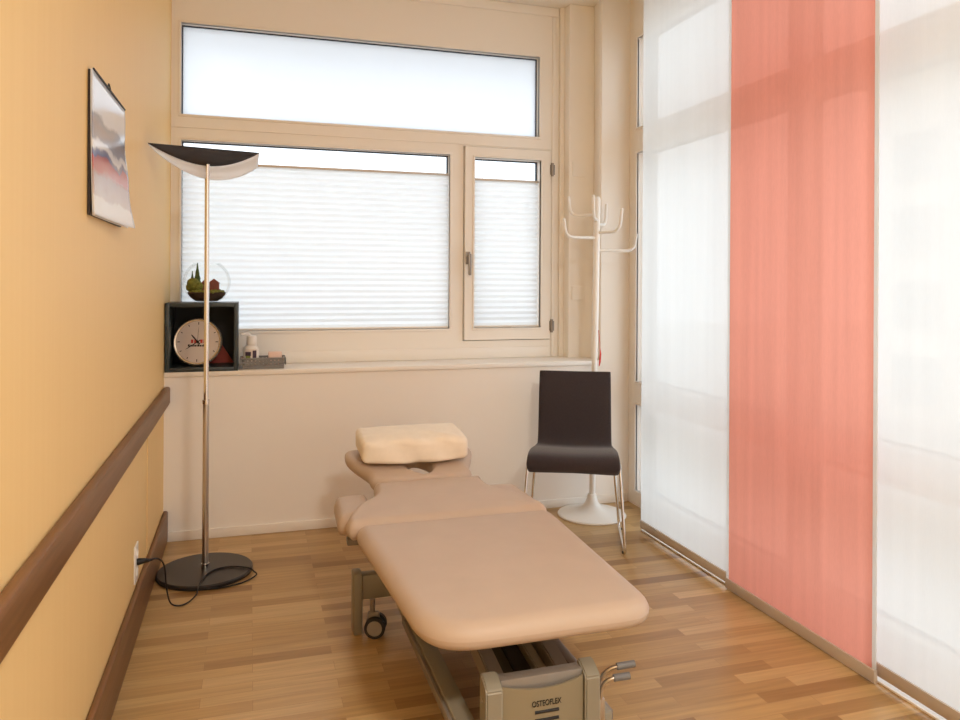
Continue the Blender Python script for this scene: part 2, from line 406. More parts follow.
# ------------------------------------------------------------------ back window
w1 = thing('window_1', 'wide back window with a long top light and a casement', 'window', (1.1, YW, .84), kind='structure')
UP = (.048, 2.095, 2.185, 2.673); LO = (.052, 1.532, 1.02, 2.047); SH = (1.615, 2.168, .945, 2.105); SO = (1.68, 2.10, 1.021, 2.038)
bm = bmesh.new()
xs = [0, UP[0], UP[1], LO[0], LO[1], SH[0], SH[1], 2.262]; zs = [.84, UP[2], UP[3], LO[2], LO[3], SH[2], SH[3], ZC]
frame_wall(bm, xs, zs, [UP, LO, SH], None, YW, YW + .09)
finish(bm, 'frame', M['frame'], w1)
bm = bmesh.new()
box(bm, 2.178, 2.2, YW - .008, YW, .84, 2.928, .003)
box(bm, 2.224, 2.256, YW - .022, YW, .84, ZC, .004)
box(bm, 0, 2.222, YW - .010, YW, 2.93, ZC - .001, .003)
box(bm, 0, 2.175, YW - .01, YW, .84, .905, .003)
box(bm, 0, 2.175, YW - .005, YW, 2.112, 2.118, .001)
finish(bm, 'moulding', M['frame'], w1, True)
bm = bmesh.new()
for h in (UP, LO): ring(bm, h[0], h[1], h[2], h[3], .014, YW - .007, YW + .02, bev=.003)
finish(bm, 'glazing_bead', M['sill'], w1, True)
bm = bmesh.new()
frame_wall(bm, [SH[0] + .006, SO[0], SO[1], SH[1] - .006], [SH[2] + .006, SO[2], SO[3], SH[3] - .006], [SO], None, YW - .022, YW + .06)
sash = finish(bm, 'sash', M['frame'], w1)
bm = bmesh.new(); ring(bm, *SO, .012, YW - .028, YW, bev=.003); finish(bm, 'sash_bead', M['sill'], sash, True)
bm = bmesh.new()
for h in (UP, LO, SO):
    g = .006
    ring(bm, h[0] + g, h[1] - g, h[2] + g, h[3] - g, g, YW + .045, YW + .066)
finish(bm, 'gasket', M['gasket'], w1)
for nm, h, m in (('frosted_pane', UP, 'frost'), ('pane', LO, 'glass'), ('pane', SO, 'glass')):
    finish(mbox(h[0], h[1], YW + .052, YW + .058, h[2], h[3]), nm, M[m], w1)
bm = bmesh.new()                                   # espagnolette handle
box(bm, 1.624, 1.652, YW - .032, YW - .022, 1.40, 1.475, .004)
tube(bm, [(1.638, YW - .03, 1.45), (1.638, YW - .062, 1.45)], .009)
box(bm, 1.630, 1.648, YW - .072, YW - .058, 1.335, 1.462, .005)
finish(bm, 'handle', M['handle'], sash, True)
for z in (1.985, 1.03):
    bm = bmesh.new(); tube(bm, [(2.172, YW - .03, z - .04), (2.172, YW - .03, z + .04)], .009); box(bm, 2.16, 2.19, YW - .026, YW - .02, z - .03, z + .03)
    finish(bm, 'hinge', M['handle'], sash, True)
# reveal outside the back window
bm = bmesh.new(); box(bm, -.1, 2.62, 4.5, 4.62, 2.72, 3.0); box(bm, -.1, 2.62, 4.42, 4.6, -.1, .98)
struct('trim_4', bm, M['extframe'], 'dark outer lintel and sill outside the back window')

def pleated(name, label, x0, x1, z0, z1, y):
    t = thing(name, label, 'blind', ((x0 + x1) / 2, y, z0), group=None)
    bm = bmesh.new(); per = .0325; n = int((z1 - z0) / per); d = .006
    rows = []
    for i in range(n * 2 + 1):
        z = z0 + (z1 - z0) * i / (n * 2); yy = y + (d if i % 2 else -d)
        rows.append((bm.verts.new((x0, yy, z)), bm.verts.new((x1, yy, z))))
    for a, b in zip(rows, rows[1:]): bm.faces.new((a[0], a[1], b[1], b[0]))
    finish(bm, 'pleated_cloth', M['pleat'], t)
    finish(mbox(x0, x1, y - .014, y + .014, z1, z1 + .012, .002), 'top_rail', M['alu'], t, True)
    finish(mbox(x0, x1, y - .014, y + .014, z0 - .012, z0, .002), 'bottom_rail', M['sill'], t, True)
    for x in (x0 + .06, x1 - .06):
        bm = bmesh.new(); tube(bm, [(x, y + .02, z0 - .012), (x, y + .02, 2.046 if x1 < 1.6 else 2.036)], .0008, 6); finish(bm, 'cord', M['white'], t)
    return t
pleated('pleated_blind', 'wide white pleated blind on the fixed window pane, lowered from near the top', LO[0] + .004, LO[1] - .004, LO[2] + .014, 1.925, YW + .022)
b2 = pleated('pleated_blind', 'narrow white pleated blind inside the opening casement beside the handle', SO[0] + .004, SO[1] - .004, SO[2] + .014, 1.905, YW + .016)
bm = bmesh.new(); box(bm, 1.86, 1.92, YW - .006, YW + .004, 1.012, 1.024, .002); finish(bm, 'pull_tab', M['alu'], b2, True)

# ------------------------------------------------------------------ right window wall
w2 = thing('window_2', 'floor to ceiling window wall behind the panel curtains', 'window', (XR, 1.0, 0), kind='structure')
rows = [(.088, .588), (.724, 2.05), (2.199, 2.72)]
cols = [(2.645, 3.94), (1.19, 2.565), (-.29, 1.11), (-1.86, -.37)]
holes = [(a, b, c, d) for a, b in cols for c, d in rows]
xs = [YF, YB] + [v for c in cols for v in c]; zs = [0, ZC] + [v for r in rows for v in r]
bm = bmesh.new(); frame_wall(bm, xs, zs, holes, None, XR, XR + .08, axis='X'); finish(bm, 'frame', M['frame'], w2)
bm = bmesh.new()
for h in holes: ring(bm, *h, .014, XR - .007, XR + .01, axis='X', bev=.003)
finish(bm, 'glazing_bead', M['sill'], w2, True)
bm = bmesh.new()
for h in holes: ring(bm, h[0] + .008, h[1] - .008, h[2] + .008, h[3] - .008, .008, XR + .058, XR + .082, axis='X')
finish(bm, 'gasket', M['gasket'], w2)
for h in holes: finish(mbox(XR + .066, XR + .072, h[0], h[1], h[2], h[3]), 'pane', M['glass'], w2)
bm = bmesh.new(); box(bm, XR + .082, XR + .13, 3.935, 4.2, -.1, ZC)
for a in (2.605, 1.15, -.33): box(bm, XR + .08, XR + .11, a - .03, a + .03, -.1, ZC)
struct('trim_5', bm, M['extframe'], 'dark outer posts outside the right window wall')

struct('trim_7', mbox(2.366, XR, YF, 3.53, 0, .008, .002), M['white'], 'white threshold board on the floor along the window wall')
# panel curtains (sliding cloth panels)
def panel(label, y0, y1, x, z0, m, barw=.0, lift=.042):
    t = thing('panel_curtain', label, 'curtain', (x, (y0 + y1) / 2, z0))
    bm = bmesh.new(); n = 40; k = 24; top = 2.93; g = []
    ph = random.random() * 6
    for j in range(k + 1):
        z = z0 + .02 + (top - z0 - .02) * j / k
        row = []
        for i in range(n + 1):
            y = y0 + barw + (y1 - y0 - 2 * barw) * i / n
            amp = .0022 * math.sin(PI * j / k)
            row.append(bm.verts.new((x + amp * math.sin(i * .55 + ph + j * .12), y, z)))
        g.append(row)
    for j in range(k):
        for i in range(n): bm.faces.new((g[j][i], g[j][i + 1], g[j + 1][i + 1], g[j + 1][i]))
    finish(bm, 'cloth', m, t, True)
    finish(mbox(x - .007, x + .007, y0, y1, z0, z0 + lift, .002), 'bottom_bar', M['alu'], t, True)
    finish(mbox(x - .006, x + .006, y0, y1, 2.92, 2.955, .002), 'top_bar', M['alu'], t, True)
    return t
panel('white translucent panel curtain nearest the corner and the coat stand', 2.772, 3.515, 2.359, .022, M['whitecloth'])
p = panel('coral red translucent panel curtain between two white ones', 1.962, 2.764, 2.350, .004, M['redcloth'], .016)
bm = bmesh.new()
for y in (1.962, 2.748): box(bm, 2.3485, 2.3515, y, y + .016, .04, 2.92)
finish(bm, 'edge_strip', M['whitecloth'], p)
panel('white translucent panel curtain at the right edge of the photo, nearest the camera', 1.18, 1.995, 2.372, .022, M['whitecloth'])
panel('white translucent panel curtain beside the camera, outside the photo', .40, 1.17, 2.359, .016, M['whitecloth'])
panel('second white translucent panel curtain beside the camera, outside the photo', -.38, .39, 2.372, .016, M['whitecloth'])
bm = bmesh.new()
box(bm, 2.31, 2.40, YF, 4.02, 2.955, ZC, .003)
struct('trim_6', bm, M['alu'], 'aluminium ceiling track that carries the panel curtains')

# ------------------------------------------------------------------ treatment table
CX = 1.114
tt = thing('treatment_table', 'beige upholstered treatment table with a grey wheeled metal base', 'treatment table', (CX, 2.4, 0))
fo = round_poly([(.822, 1.79), (1.462, 1.79), (1.502, 2.668), (.760, 2.668)], [.15, .10, .06, .05])
bm = bmesh.new(); cushion(bm, fo, .372, .446, .038, .008); finish(bm, 'leg_cushion', M['vinyl'], tt, True, angle=80)
def tl(x, y, z): return (x, y, z + max(0, y - 2.66) * .10)
out = smooth_path([(CX - .365, 2.672, 0), (CX - .375, 2.72, 0), (CX - .325, 2.84, 0), (CX - .245, 2.93, 0), (CX - .225, 3.02, 0), (CX - .19, 3.055, 0),
                   (CX + .19, 3.055, 0), (CX + .225, 3.02, 0), (CX + .245, 2.93, 0), (CX + .325, 2.84, 0), (CX + .385, 2.72, 0), (CX + .375, 2.672, 0)], 6)
out = [V((p.x, p.y)) for p in out]
bm = bmesh.new(); cushion(bm, out, .375, .448, .026, .006, tl); finish(bm, 'chest_cushion', M['vinyl'], tt, True, angle=80)
# arm rests tucked into the corners beside the chest cushion
for s in (-1, 1):
    po = round_poly([(CX + s * .396, 2.80), (CX + s * .385, 3.07), (CX + s * .245, 3.07), (CX + s * .27, 2.80)], [.035, .05, .03, .02])
    if s < 0: po = po[::-1]
    bm = bmesh.new(); cushion(bm, po, .355, .438, .022, .003); finish(bm, 'armrest', M['vinyl'], tt, True, angle=80)
# head cushion with a face slot
def th(x, y, z):
    d = max(0, y - 3.02); return (x, y, z + .036 + d * .11 + .05 * max(0, abs(x - CX) - .2) * d * 8)
ho = smooth_path([(CX - .17, 3.065, 0), (CX - .225, 3.10, 0), (CX - .235, 3.18, 0), (CX - .285, 3.30, 0), (CX - .305, 3.38, 0), (CX - .27, 3.45, 0), (CX - .1, 3.47, 0),
                  (CX + .1, 3.47, 0), (CX + .27, 3.45, 0), (CX + .305, 3.38, 0), (CX + .285, 3.30, 0), (CX + .235, 3.18, 0), (CX + .225, 3.10, 0), (CX + .17, 3.065, 0)], 6)
ho = [V(((p.x - CX) * (.97 if p.x < CX else .93) + CX - .006, p.y)) for p in ho]
hi = [V((CX + .046 * math.cos(a), 3.215 + .115 * math.sin(a) * (1 if math.sin(a) > 0 else 1))) for a in [2 * PI * k / 60 for k in range(60)]]
nn = 96
Po = resample(ho, nn)
Pi_ = []
cen = V((CX, 3.215))
for p in Po:
    a = math.atan2((p.y - cen.y) / .115, (p.x - cen.x) / .046); Pi_.append(V((cen.x + .046 * math.cos(a), cen.y + .115 * math.sin(a))))
bm = bmesh.new(); prof = []
z0, z1 = .385, .448
for k in range(7): a = k / 6 * PI / 2; prof.append((.10 * (1 - math.sin(a)), z0 + .03 * (1 - math.cos(a))))
for k in range(7): a = k / 6 * PI / 2; prof.append((.16 * (1 - math.cos(a)), z1 - .03 * (1 - math.sin(a))))
for f in (.35, .5, .65): prof.append((f, z1))
for k in range(7): a = k / 6 * PI / 2; prof.append((.80 + .20 * math.sin(a), z1 - .035 * (1 - math.cos(a))))
for k in range(1, 7): a = k / 6 * PI / 2; prof.append((1 - .10 * (1 - math.cos(a)), z0 + .028 * (1 - math.sin(a))))
vr = [[bm.verts.new(th(*(Po[i].lerp(Pi_[i], f)), z)) for i in range(nn)] for f, z in prof]
for a, b in zip(vr, vr[1:] + vr[:1]):
    for i in range(nn): bm.faces.new((a[i], a[(i + 1) % nn], b[(i + 1) % nn], b[i]))
finish(bm, 'head_cushion', M['vinyl'], tt, True, angle=80)
# top frame under the cushions
bm = bmesh.new()
box(bm, CX - .26, CX - .22, 2.05, 3.0, .335, .372, .004); box(bm, CX + .22, CX + .26, 2.05, 3.0, .335, .372, .004)
for y in (2.07, 2.4, 2.75, 2.98): box(bm, CX - .25, CX + .25, y, y + .04, .338, .376, .004)
for s in (-1, 1): tube(bm, [(CX + s * .12, 2.98, .36), (CX + s * .12, 3.12, .40), (CX + s * .12, 3.4, .45)], .011)
for s in (-1, 1): box(bm, min(CX + s * .24, CX + s * .36), max(CX + s * .24, CX + s * .36), 2.80, 2.84, .322, .345, .003)
finish(bm, 'top_frame', M['basegrey'], tt, True)
BX = 1.145                                           # centre of the base
for s in (-1, 1):
    x = BX + s * .185
    bm = bmesh.new(); box(bm, x - .026, x + .026, 1.86, 2.80, .088, .130, .005); finish(bm, 'base_rail', M['base'], tt, True)
    bm = bmesh.new(); box(bm, x - .038 if s < 0 else x + .027, x - .027 if s < 0 else x + .038, 1.88, 2.62, .094, .122, .002); finish(bm, 'rail_cover', M['basegrey'], tt, True)
# lifting arms, slanting up from the near end to the table top
def slant(bm, x0, x1, y0, z0, y1, z1, t):
    vs = []
    for y, z in ((y0, z0), (y1, z1)):
        for x in (x0, x1):
            for dz in (0, t): vs.append(bm.verts.new((x, y, z + dz)))
    for q in ((0, 1, 3, 2), (4, 6, 7, 5), (0, 4, 5, 1), (2, 3, 7, 6), (0, 2, 6, 4), (1, 5, 7, 3)): bm.faces.new([vs[i] for i in q])
    bmesh.ops.bevel(bm, geom=[e for e in bm.edges if e.verts[0] in vs and e.verts[1] in vs], offset=.004, segments=2, affect='EDGES')
for s in (-1, 1):
    x = BX + s * .095
    bm = bmesh.new(); slant(bm, x - .022, x + .022, 1.88, .17, 2.60, .29, .055); finish(bm, 'lift_arm', M['basegrey'], tt, True)
bm = bmesh.new(); slant(bm, BX - .02, BX + .035, 1.95, .12, 2.55, .20, .07); finish(bm, 'actuator', M['rubber'], tt, True)
bm = bmesh.new(); slant(bm, BX + .03, BX + .060, 1.88, .185, 2.7, .26, .03); finish(bm, 'brace', M['base'], tt, True)
bm = bmesh.new(); box(bm, BX + .125, BX + .158, 1.87, 2.70, .13, .225, .006); finish(bm, 'side_cover', M['basegrey'], tt, True)
# near end: two posts and the curved plate with the lettering
EY = 1.822
for s in (-1, 1):
    x0, x1 = (.983, 1.028) if s < 0 else (1.258, 1.301)
    bm = bmesh.new()
    prof = [(EY, 0.02), (EY, .254), (EY + .01, .264), (EY + .045, .280), (EY + .06, .280), (EY + .06, .02)]
    a = [bm.verts.new((x0, y, z)) for y, z in prof]; b = [bm.verts.new((x1, y, z)) for y, z in prof]
    bm.faces.new(a); bm.faces.new(b[::-1])
    for i in range(len(prof)): j = (i + 1) % len(prof); bm.faces.new((a[i], a[j], b[j], b[i]))
    bmesh.ops.bevel(bm, geom=list(bm.edges), offset=.004, segments=2, affect='EDGES')
    finish(bm, 'post', M['base'], tt, True)
    bm = bmesh.new(); tube(bm, [(x0 - .003 if s < 0 else x1 + .003, EY + .03, .222), (x0 + .01 if s < 0 else x1 - .01, EY + .03, .222)], .006, 12); finish(bm, 'bolt', M['chrome'], tt, True)
bm = bmesh.new(); n = 24; fr = []; bk = []
for i in range(n + 1):
    t = i / n; x = 1.030 + (1.256 - 1.030) * t; sag = 4 * t * (1 - t)
    zt = .258 - .012 * sag; yy = EY + .012 - .012 * sag
    fr.append((bm.verts.new((x, yy, .03)), bm.verts.new((x, yy, zt)))); bk.append((bm.verts.new((x, yy + .006, .03)), bm.verts.new((x, yy + .006, zt))))
for i in range(n):
    for q in ((fr[i][0], fr[i + 1][0], fr[i + 1][1], fr[i][1]), (bk[i][0], bk[i][1], bk[i + 1][1], bk[i + 1][0]), (fr[i][1], fr[i + 1][1], bk[i + 1][1], bk[i][1]), (fr[i][0], bk[i][0], bk[i + 1][0], fr[i + 1][0])): bm.faces.new(q)
bm.faces.new((fr[0][0], fr[0][1], bk[0][1], bk[0][0])); bm.faces.new((fr[n][0], bk[n][0], bk[n][1], fr[n][1]))
plate = finish(bm, 'end_plate', M['plate'], tt, True)
text_mesh('lettering', 'OSTEOFLEX', .023, M['black'], plate, Matrix.Translation((1.147, EY - .0012, .208)) @ Matrix.Rotation(PI / 2, 4, 'X'), .0006, (.66, .92))
for z in (.186, .165):
    bm = bmesh.new(); tube(bm, [(1.115, EY + .0005, z), (1.181, EY + .0005, z)], .0042, 10); finish(bm, 'slot', M['black'], plate, True)
bm = bmesh.new(); box(bm, 1.028, 1.258, EY + .022, EY + .06, .03, .270, .004); finish(bm, 'end_beam', M['basegrey'], tt, True)
# far cross beam with posts, and castors on all corners
FY = 2.80
bm = bmesh.new(); box(bm, .80, 1.49, FY - .02, FY + .03, .125, .215, .006); finish(bm, 'cross_beam', M['base'], tt, True)
for x in (.79, 1.50):
    bm = bmesh.new(); box(bm, x - .017, x + .017, FY - .03, FY + .04, 0.0, .225, .007); finish(bm, 'post', M['base'], tt, True)
def castor(x, y, rr=.036, ang=0.0):
    """twin wheel castor; ang turns it about its stem"""
    R_ = Matrix.Translation((x, y, 0)) @ Matrix.Rotation(ang, 4, 'Z')
    bm = bmesh.new(); tube(bm, [(0, .012, rr * 2), (0, .012, .135)], .010); box(bm, -.010, .010, -.014, .030, rr * 1.3, rr * 2.4, .008)
    bm.transform(R_); c = finish(bm, 'castor', M['basegrey'], tt, True)
    for dx in (-.020, .020):
        bm = bmesh.new(); tube(bm, [(dx - .008, 0, rr), (dx + .008, 0, rr)], rr, 28); bmesh.ops.bevel(bm, geom=[e for e in bm.edges if len(e.link_faces) == 2 and e.calc_face_angle(0) > 1], offset=.003, segments=2, affect='EDGES')
        bm.transform(R_); finish(bm, 'wheel', M['rubber'], c, True)
        bm = bmesh.new(); tube(bm, [(dx - .0095, 0, rr), (dx + .0095, 0, rr)], rr * .72, 24); bm.transform(R_); finish(bm, 'wheel_hub', M['hub'], c, True)
castor(.852, FY - .045, .038, rad(72)); castor(1.42, FY - .045, .042, rad(72))
castor(1.06, 1.86); castor(1.22, 1.86)
# foot levers at the right of the near end
bm = bmesh.new()
tube(bm, fillet([(1.305, 1.87, .12), (1.312, 1.87, .235), (1.335, 1.86, .262), (1.365, 1.85, .268)], .02), .0055, 10)
tube(bm, fillet([(1.300, 1.85, .12), (1.305, 1.85, .225), (1.325, 1.84, .244), (1.352, 1.835, .247)], .02), .0055, 10)
box(bm, 1.285, 1.315, 1.845, 1.88, .10, .19, .004)
bmesh.ops.translate(bm, verts=bm.verts, vec=(.012, 0, -.012)); lv = finish(bm, 'lever', M['steel'], tt, True)
for a, b in (((1.352, 1.853, .267), (1.402, 1.845, .272)), ((1.335, 1.838, .246), (1.380, 1.832, .249))):
    bm = bmesh.new(); tube(bm, [a, b], .0095, 14); bmesh.ops.translate(bm, verts=bm.verts, vec=(.012, 0, -.012)); finish(bm, 'grip', M['grey'], lv, True)
# bolster pillow on the head cushion
po = round_poly([(CX - .254, 3.175), (CX + .212, 3.175), (CX + .212, 3.415), (CX - .254, 3.415)], .03)
bm = bmesh.new()
def tp(x, y, z):
    u = (x - CX) / .25
    z += (y - 3.175) * .10 + .014 * math.sin((y - 3.175) / .24 * PI) * .3 + (.012 * u * u if z < .56 else -.004 * u * u)
    z += .0022 * math.sin(x * 60 + y * 25) * math.sin(y * 70 + z * 60)
    y += .006 * math.sin(x * 34 + z * 40) * (1 if y < 3.22 else 0)
    return (x, y, z)
cushion(bm, po, .514, .620, .018, .008, tp, n=160, squash=.2)
pl = finish(bm, 'bolster_pillow', M['pillow'], None, True, angle=80); place(pl, (CX, 3.29, .50))
tag(pl, 'cream rectangular pillow lying across the headrest of the treatment table', 'pillow')

# ------------------------------------------------------------------ dark chair, facing the camera
ch = thing('side_chair', 'dark brown upholstered chair with chrome sled legs by the coat stand', 'chair', (1.988, 3.538, 0), rad(-25), local=True)
# local axes: -y is the front. seat shell as one curved ribbon
prof = [(-.218, .385), (-.232, .405), (-.230, .432), (-.205, .452), (-.15, .458), (-.05, .450), (.06, .433), (.115, .429), (.15, .440), (.172, .475), (.187, .56), (.205, .67), (.232, .79), (.240, .815)]
pp = smooth_path([(0, a, b) for a, b in prof], 5)
bm = bmesh.new(); top = []; n = len(pp)
def half(i):
    t = i / (n - 1)
    if t < .12: return .216 + .008 * math.sin(t / .12 * PI / 2)
    if t < .5: return .224 - .011 * (t - .12) / .38
    if t < .62: return .213 - .018 * (t - .5) / .12
    return .195 - .005 * (t - .62) / .38
sec = []
for i, p in enumerate(pp):
    tn = (pp[min(i + 1, n - 1)] - pp[max(i - 1, 0)]).normalized(); nrm = V((0, -tn.z, tn.y)); nrm = nrm if nrm.dot(V((0, -1, 1))) > 0 else -nrm
    w = half(i); th_ = .014
    row = []
    for k in range(24):
        a = 2 * PI * k / 24; cxx, sy = math.cos(a), math.sin(a)
        ex = math.copysign(abs(cxx) ** .22, cxx) * w; ey = math.copysign(abs(sy) ** .6, sy) * th_
        sag = -.008 * (1 - (ex / w) ** 2)
        row.append(bm.verts.new(V((ex, p.y, p.z)) + nrm * (ey + sag)))
    sec.append(row)
for a, b in zip(sec, sec[1:]):
    for k in range(24): bm.faces.new((a[k], a[(k + 1) % 24], b[(k + 1) % 24], b[k]))
bm.faces.new(sec[0]); bm.faces.new(sec[-1])
cut = [f for f in bm.faces]
# seat and backrest are two parts of the one shell
me_b = bm.copy()
bmesh.ops.delete(bm, geom=[f for f in bm.faces if (f.calc_center_median().z > .447 and f.calc_center_median().y > .13)], context='FACES')
bmesh.ops.delete(me_b, geom=[f for f in me_b.faces if not (f.calc_center_median().z > .447 and f.calc_center_median().y > .13)], context='FACES')
finish(bm, 'seat', M['chairfab'], ch, True, True, 70); finish(me_b, 'backrest', M['chairfab'], ch, True, True, 70)
for s in (-1, 1):
    bm = bmesh.new()
    path = fillet([(s * .18, -.10, .432), (s * .226, -.165, .432), (s * .250, -.222, .008), (s * .242, -.20, .008), (s * .236, .205, .008), (s * .195, .10, .425), (s * .16, .06, .432)], .035, 6)
    path = fillet([(s * .14, -.15, .434), (s * .222, -.155, .430), (s * .248, -.230, .009), (s * .236, .200, .009), (s * .200, .12, .408), (s * .14, .06, .412)], .03, 6)
    tube(bm, path, .0075, 10); finish(bm, 'leg', M['chrome'], ch, True, True)
    for y in (-.19, .16):
        bm = bmesh.new(); box(bm, s * .2425 - .008 if s > 0 else s * .2425 - .008, s * .2425 + .008, y - .012, y + .012, .0, .005, .001); finish(bm, 'glide', M['rubber'], ch, False, True)
bm = bmesh.new(); box(bm, -.18, .18, -.16, .06, .404, .420, .004); finish(bm, 'seat_pan', M['rubber'], ch, True, True)

# ------------------------------------------------------------------ coat stand
SX, SY = 2.236, 3.845
cs = thing('coat_stand', 'white metal coat stand with six curved hooks and a round trumpet base', 'coat stand', (SX, SY, 0))
bm = bmesh.new()
lathe(bm, [(.186, 0), (.190, .006), (.186, .012), (.15, .019), (.10, .030), (.06, .046), (.038, .068), (.028, .095), (.024, .115), (.022, .118)], SX, SY, 56)
finish(bm, 'base', M['white'], cs, True)
lean = .012
def pz(z): return (SX + lean * z / 1.77 + .012 * z / 1.77, SY)
bm = bmesh.new(); tube(bm, [(*pz(.10), .10), (*pz(.9), .9)], .0165, 20); tube(bm, [(*pz(.88), .88), (*pz(1.76), 1.76), (*pz(1.775), 1.775)], [.0185, .0185, .012], 20)
finish(bm, 'pole', M['white'], cs, True)
for zz, az, ln, up in ((1.545, 190, .205, .095), (1.475, -12, .215, .09), (1.645, 238, .165, .115), (1.675, 130, .165, .105), (1.625, 45, .15, .12), (1.575, -60, .15, .12)):
    a = rad(az); d = V((math.cos(a), math.sin(a), 0)); p0 = V((*pz(zz), zz))
    pts = fillet([p0, p0 + d * ln, p0 + d * (ln + .012) + V((0, 0, up))], .055, 8)
    bm = bmesh.new(); tube(bm, pts, .0085, 12)
    e = pts[-1]; bmesh.ops.create_uvsphere(bm, u_segments=12, v_segments=8, radius=.0088, matrix=Matrix.Translation(e))
    finish(bm, 'hook', M['white'], cs, True)
bm = bmesh.new()
q = V((*pz(.93), .93)) + V((.022, -.012, 0))
tube(bm, [q + V((-.004, 0, .10)), q + V((.003, 0, .03)), q + V((.004, 0, 0))], .0018, 6)
tube(bm, [q + V((.004, 0, .005)), q + V((.007, 0, -.03)), q + V((.004, 0, -.075)), q + V((.0, 0, -.10))], [.002, .005, .006, .002], 8)
st = finish(bm, 'shoehorn', M['redplastic'], None, True); place(st, tuple(q)); tag(st, 'small red tag hanging on the pole of the white coat stand', 'tag')
st.name = 'hanging_tag'

# ------------------------------------------------------------------ floor lamp
LX, LY = .222, 3.555
fl = thing('floor_lamp', 'uplighter floor lamp with a slim metal pole and a dark disc base', 'lamp', (LX, LY, 0))
bm = bmesh.new(); lathe(bm, [(.196, 0), (.203, .004), (.203, .016), (.198, .021), (.03, .0225)], LX, LY, 64); finish(bm, 'base', M['darkmetal'], fl, True)
bm = bmesh.new(); tube(bm, [(LX, LY, .02), (LX, LY, .765)], .0135, 20); finish(bm, 'lower_pole', M['steel'], fl, True)
bm = bmesh.new(); tube(bm, [(LX, LY, .755), (LX, LY, 1.812)], .0105, 20); finish(bm, 'upper_pole', M['chrome'], fl, True)
bm = bmesh.new(); tube(bm, [(LX, LY, .750), (LX, LY, .768)], .0155, 20); finish(bm, 'collar', M['chrome'], fl, True)
bm = bmesh.new(); tube(bm, [(LX, LY, .021), (LX, LY, .045)], .018, 20); finish(bm, 'base_collar', M['chrome'], fl, True)
# shade: a half-moon dish, dark inside, light metal outside
n = 40; A0 = V((.014, 3.25, 1.842)); A1 = V((.445, 3.74, 1.905))
def rim(t): # t 0..1 front curve of the dark dish
    s = math.sin(PI * t) ** .9; p = A0.lerp(A1, t); return p + V((0, .075 * s, -.066 * s))
def low(t):
    s = math.sin(PI * (t * .86)) ** .8 if t > 0 else 0
    p = A0.lerp(A1, t * .985); return p + V((0, .09 * s + .01 * t, -.125 * s))
bm = bmesh.new(); top_ = [bm.verts.new(A0.lerp(A1, i / n) + V((0, 0, .0))) for i in range(n + 1)]; mid = [bm.verts.new(A0.lerp(A1, i / n) * .45 + rim(i / n) * .55 + V((0, .02 * math.sin(PI * i / n), .0))) for i in range(n + 1)]; r_ = [bm.verts.new(rim(i / n)) for i in range(n + 1)]
for i in range(n):
    for a, b in ((top_, mid), (mid, r_)):
        bm.faces.new((a[i], a[i + 1], b[i + 1], b[i]))
bmesh.ops.remove_doubles(bm, verts=bm.verts, dist=1e-4)
o = finish(bm, 'reflector', M['shade_in'], fl, True); md = o.modifiers.new('s', 'SOLIDIFY'); md.thickness = .003; md.offset = 0
bm = bmesh.new(); k = 6; g = []
for j in range(k + 1):
    f = j / k; row = []
    for i in range(n + 1):
        a, b = rim(i / n), low(i / n); p = a.lerp(b, f) + V((0, .004 + .02 * math.sin(PI * f) * math.sin(PI * i / n), 0)); row.append(bm.verts.new(p))
    g.append(row)
for j in range(k):
    for i in range(n): bm.faces.new((g[j][i], g[j][i + 1], g[j + 1][i + 1], g[j + 1][i]))
bmesh.ops.remove_doubles(bm, verts=bm.verts, dist=1e-4)
o = finish(bm, 'lamp_shade', M['shade_out'], fl, True); md = o.modifiers.new('s', 'SOLIDIFY'); md.thickness = .003; md.offset = 1
# mains cord over the base to the wall socket
cp = [(.042, 3.082, .243), (.075, 3.10, .240), (.095, 3.13, .20), (.100, 3.17, .10), (.11, 3.20, .03), (.135, 3.215, .006), (.17, 3.23, .006), (.20, 3.29, .010), (.205, 3.33, .022), (.215, 3.40, .027), (.25, 3.50, .026), (.32, 3.535, .026), (.40, 3.50, .026), (.428, 3.47, .018), (.436, 3.45, .006), (.37, 3.38, .005), (.25, 3.352, .005), (.1, 3.40, .005), (.06, 3.45, .006)]
bm = bmesh.new(); tube(bm, smooth_path([V(p) for p in cp], 8), .0032, 8)
tube(bm, [(.006, 3.07, .245), (.012, 3.071, .245), (.030, 3.076, .245), (.046, 3.083, .243), (.058, 3.09, .242)], [.012, .013, .010, .006, .004], 12)
finish(bm, 'power_cord', M['cord'], fl, True)
ws = thing('wall_socket', 'white double wall socket low on the yellow wall with a black plug in it', 'socket', (0, 3.075, .24))
bm = bmesh.new(); box(bm, 0, .006, 3.035, 3.115, .172, .31, .002); finish(bm, 'cover', M['white'], ws, True)
for z in (.208, .275):
    bm = bmesh.new(); lathe(bm, [(.019, 0), (.019, .002), (.016, .0022), (.015, -.001)], 0, 0, 24)
    bmesh.ops.rotate(bm, verts=bm.verts, cent=(0, 0, 0), matrix=Matrix.Rotation(PI / 2, 3, 'Y')); bmesh.ops.translate(bm, verts=bm.verts, vec=(.0058, 3.075, z))
    finish(bm, 'socket_ring', M['sill'], ws, True)

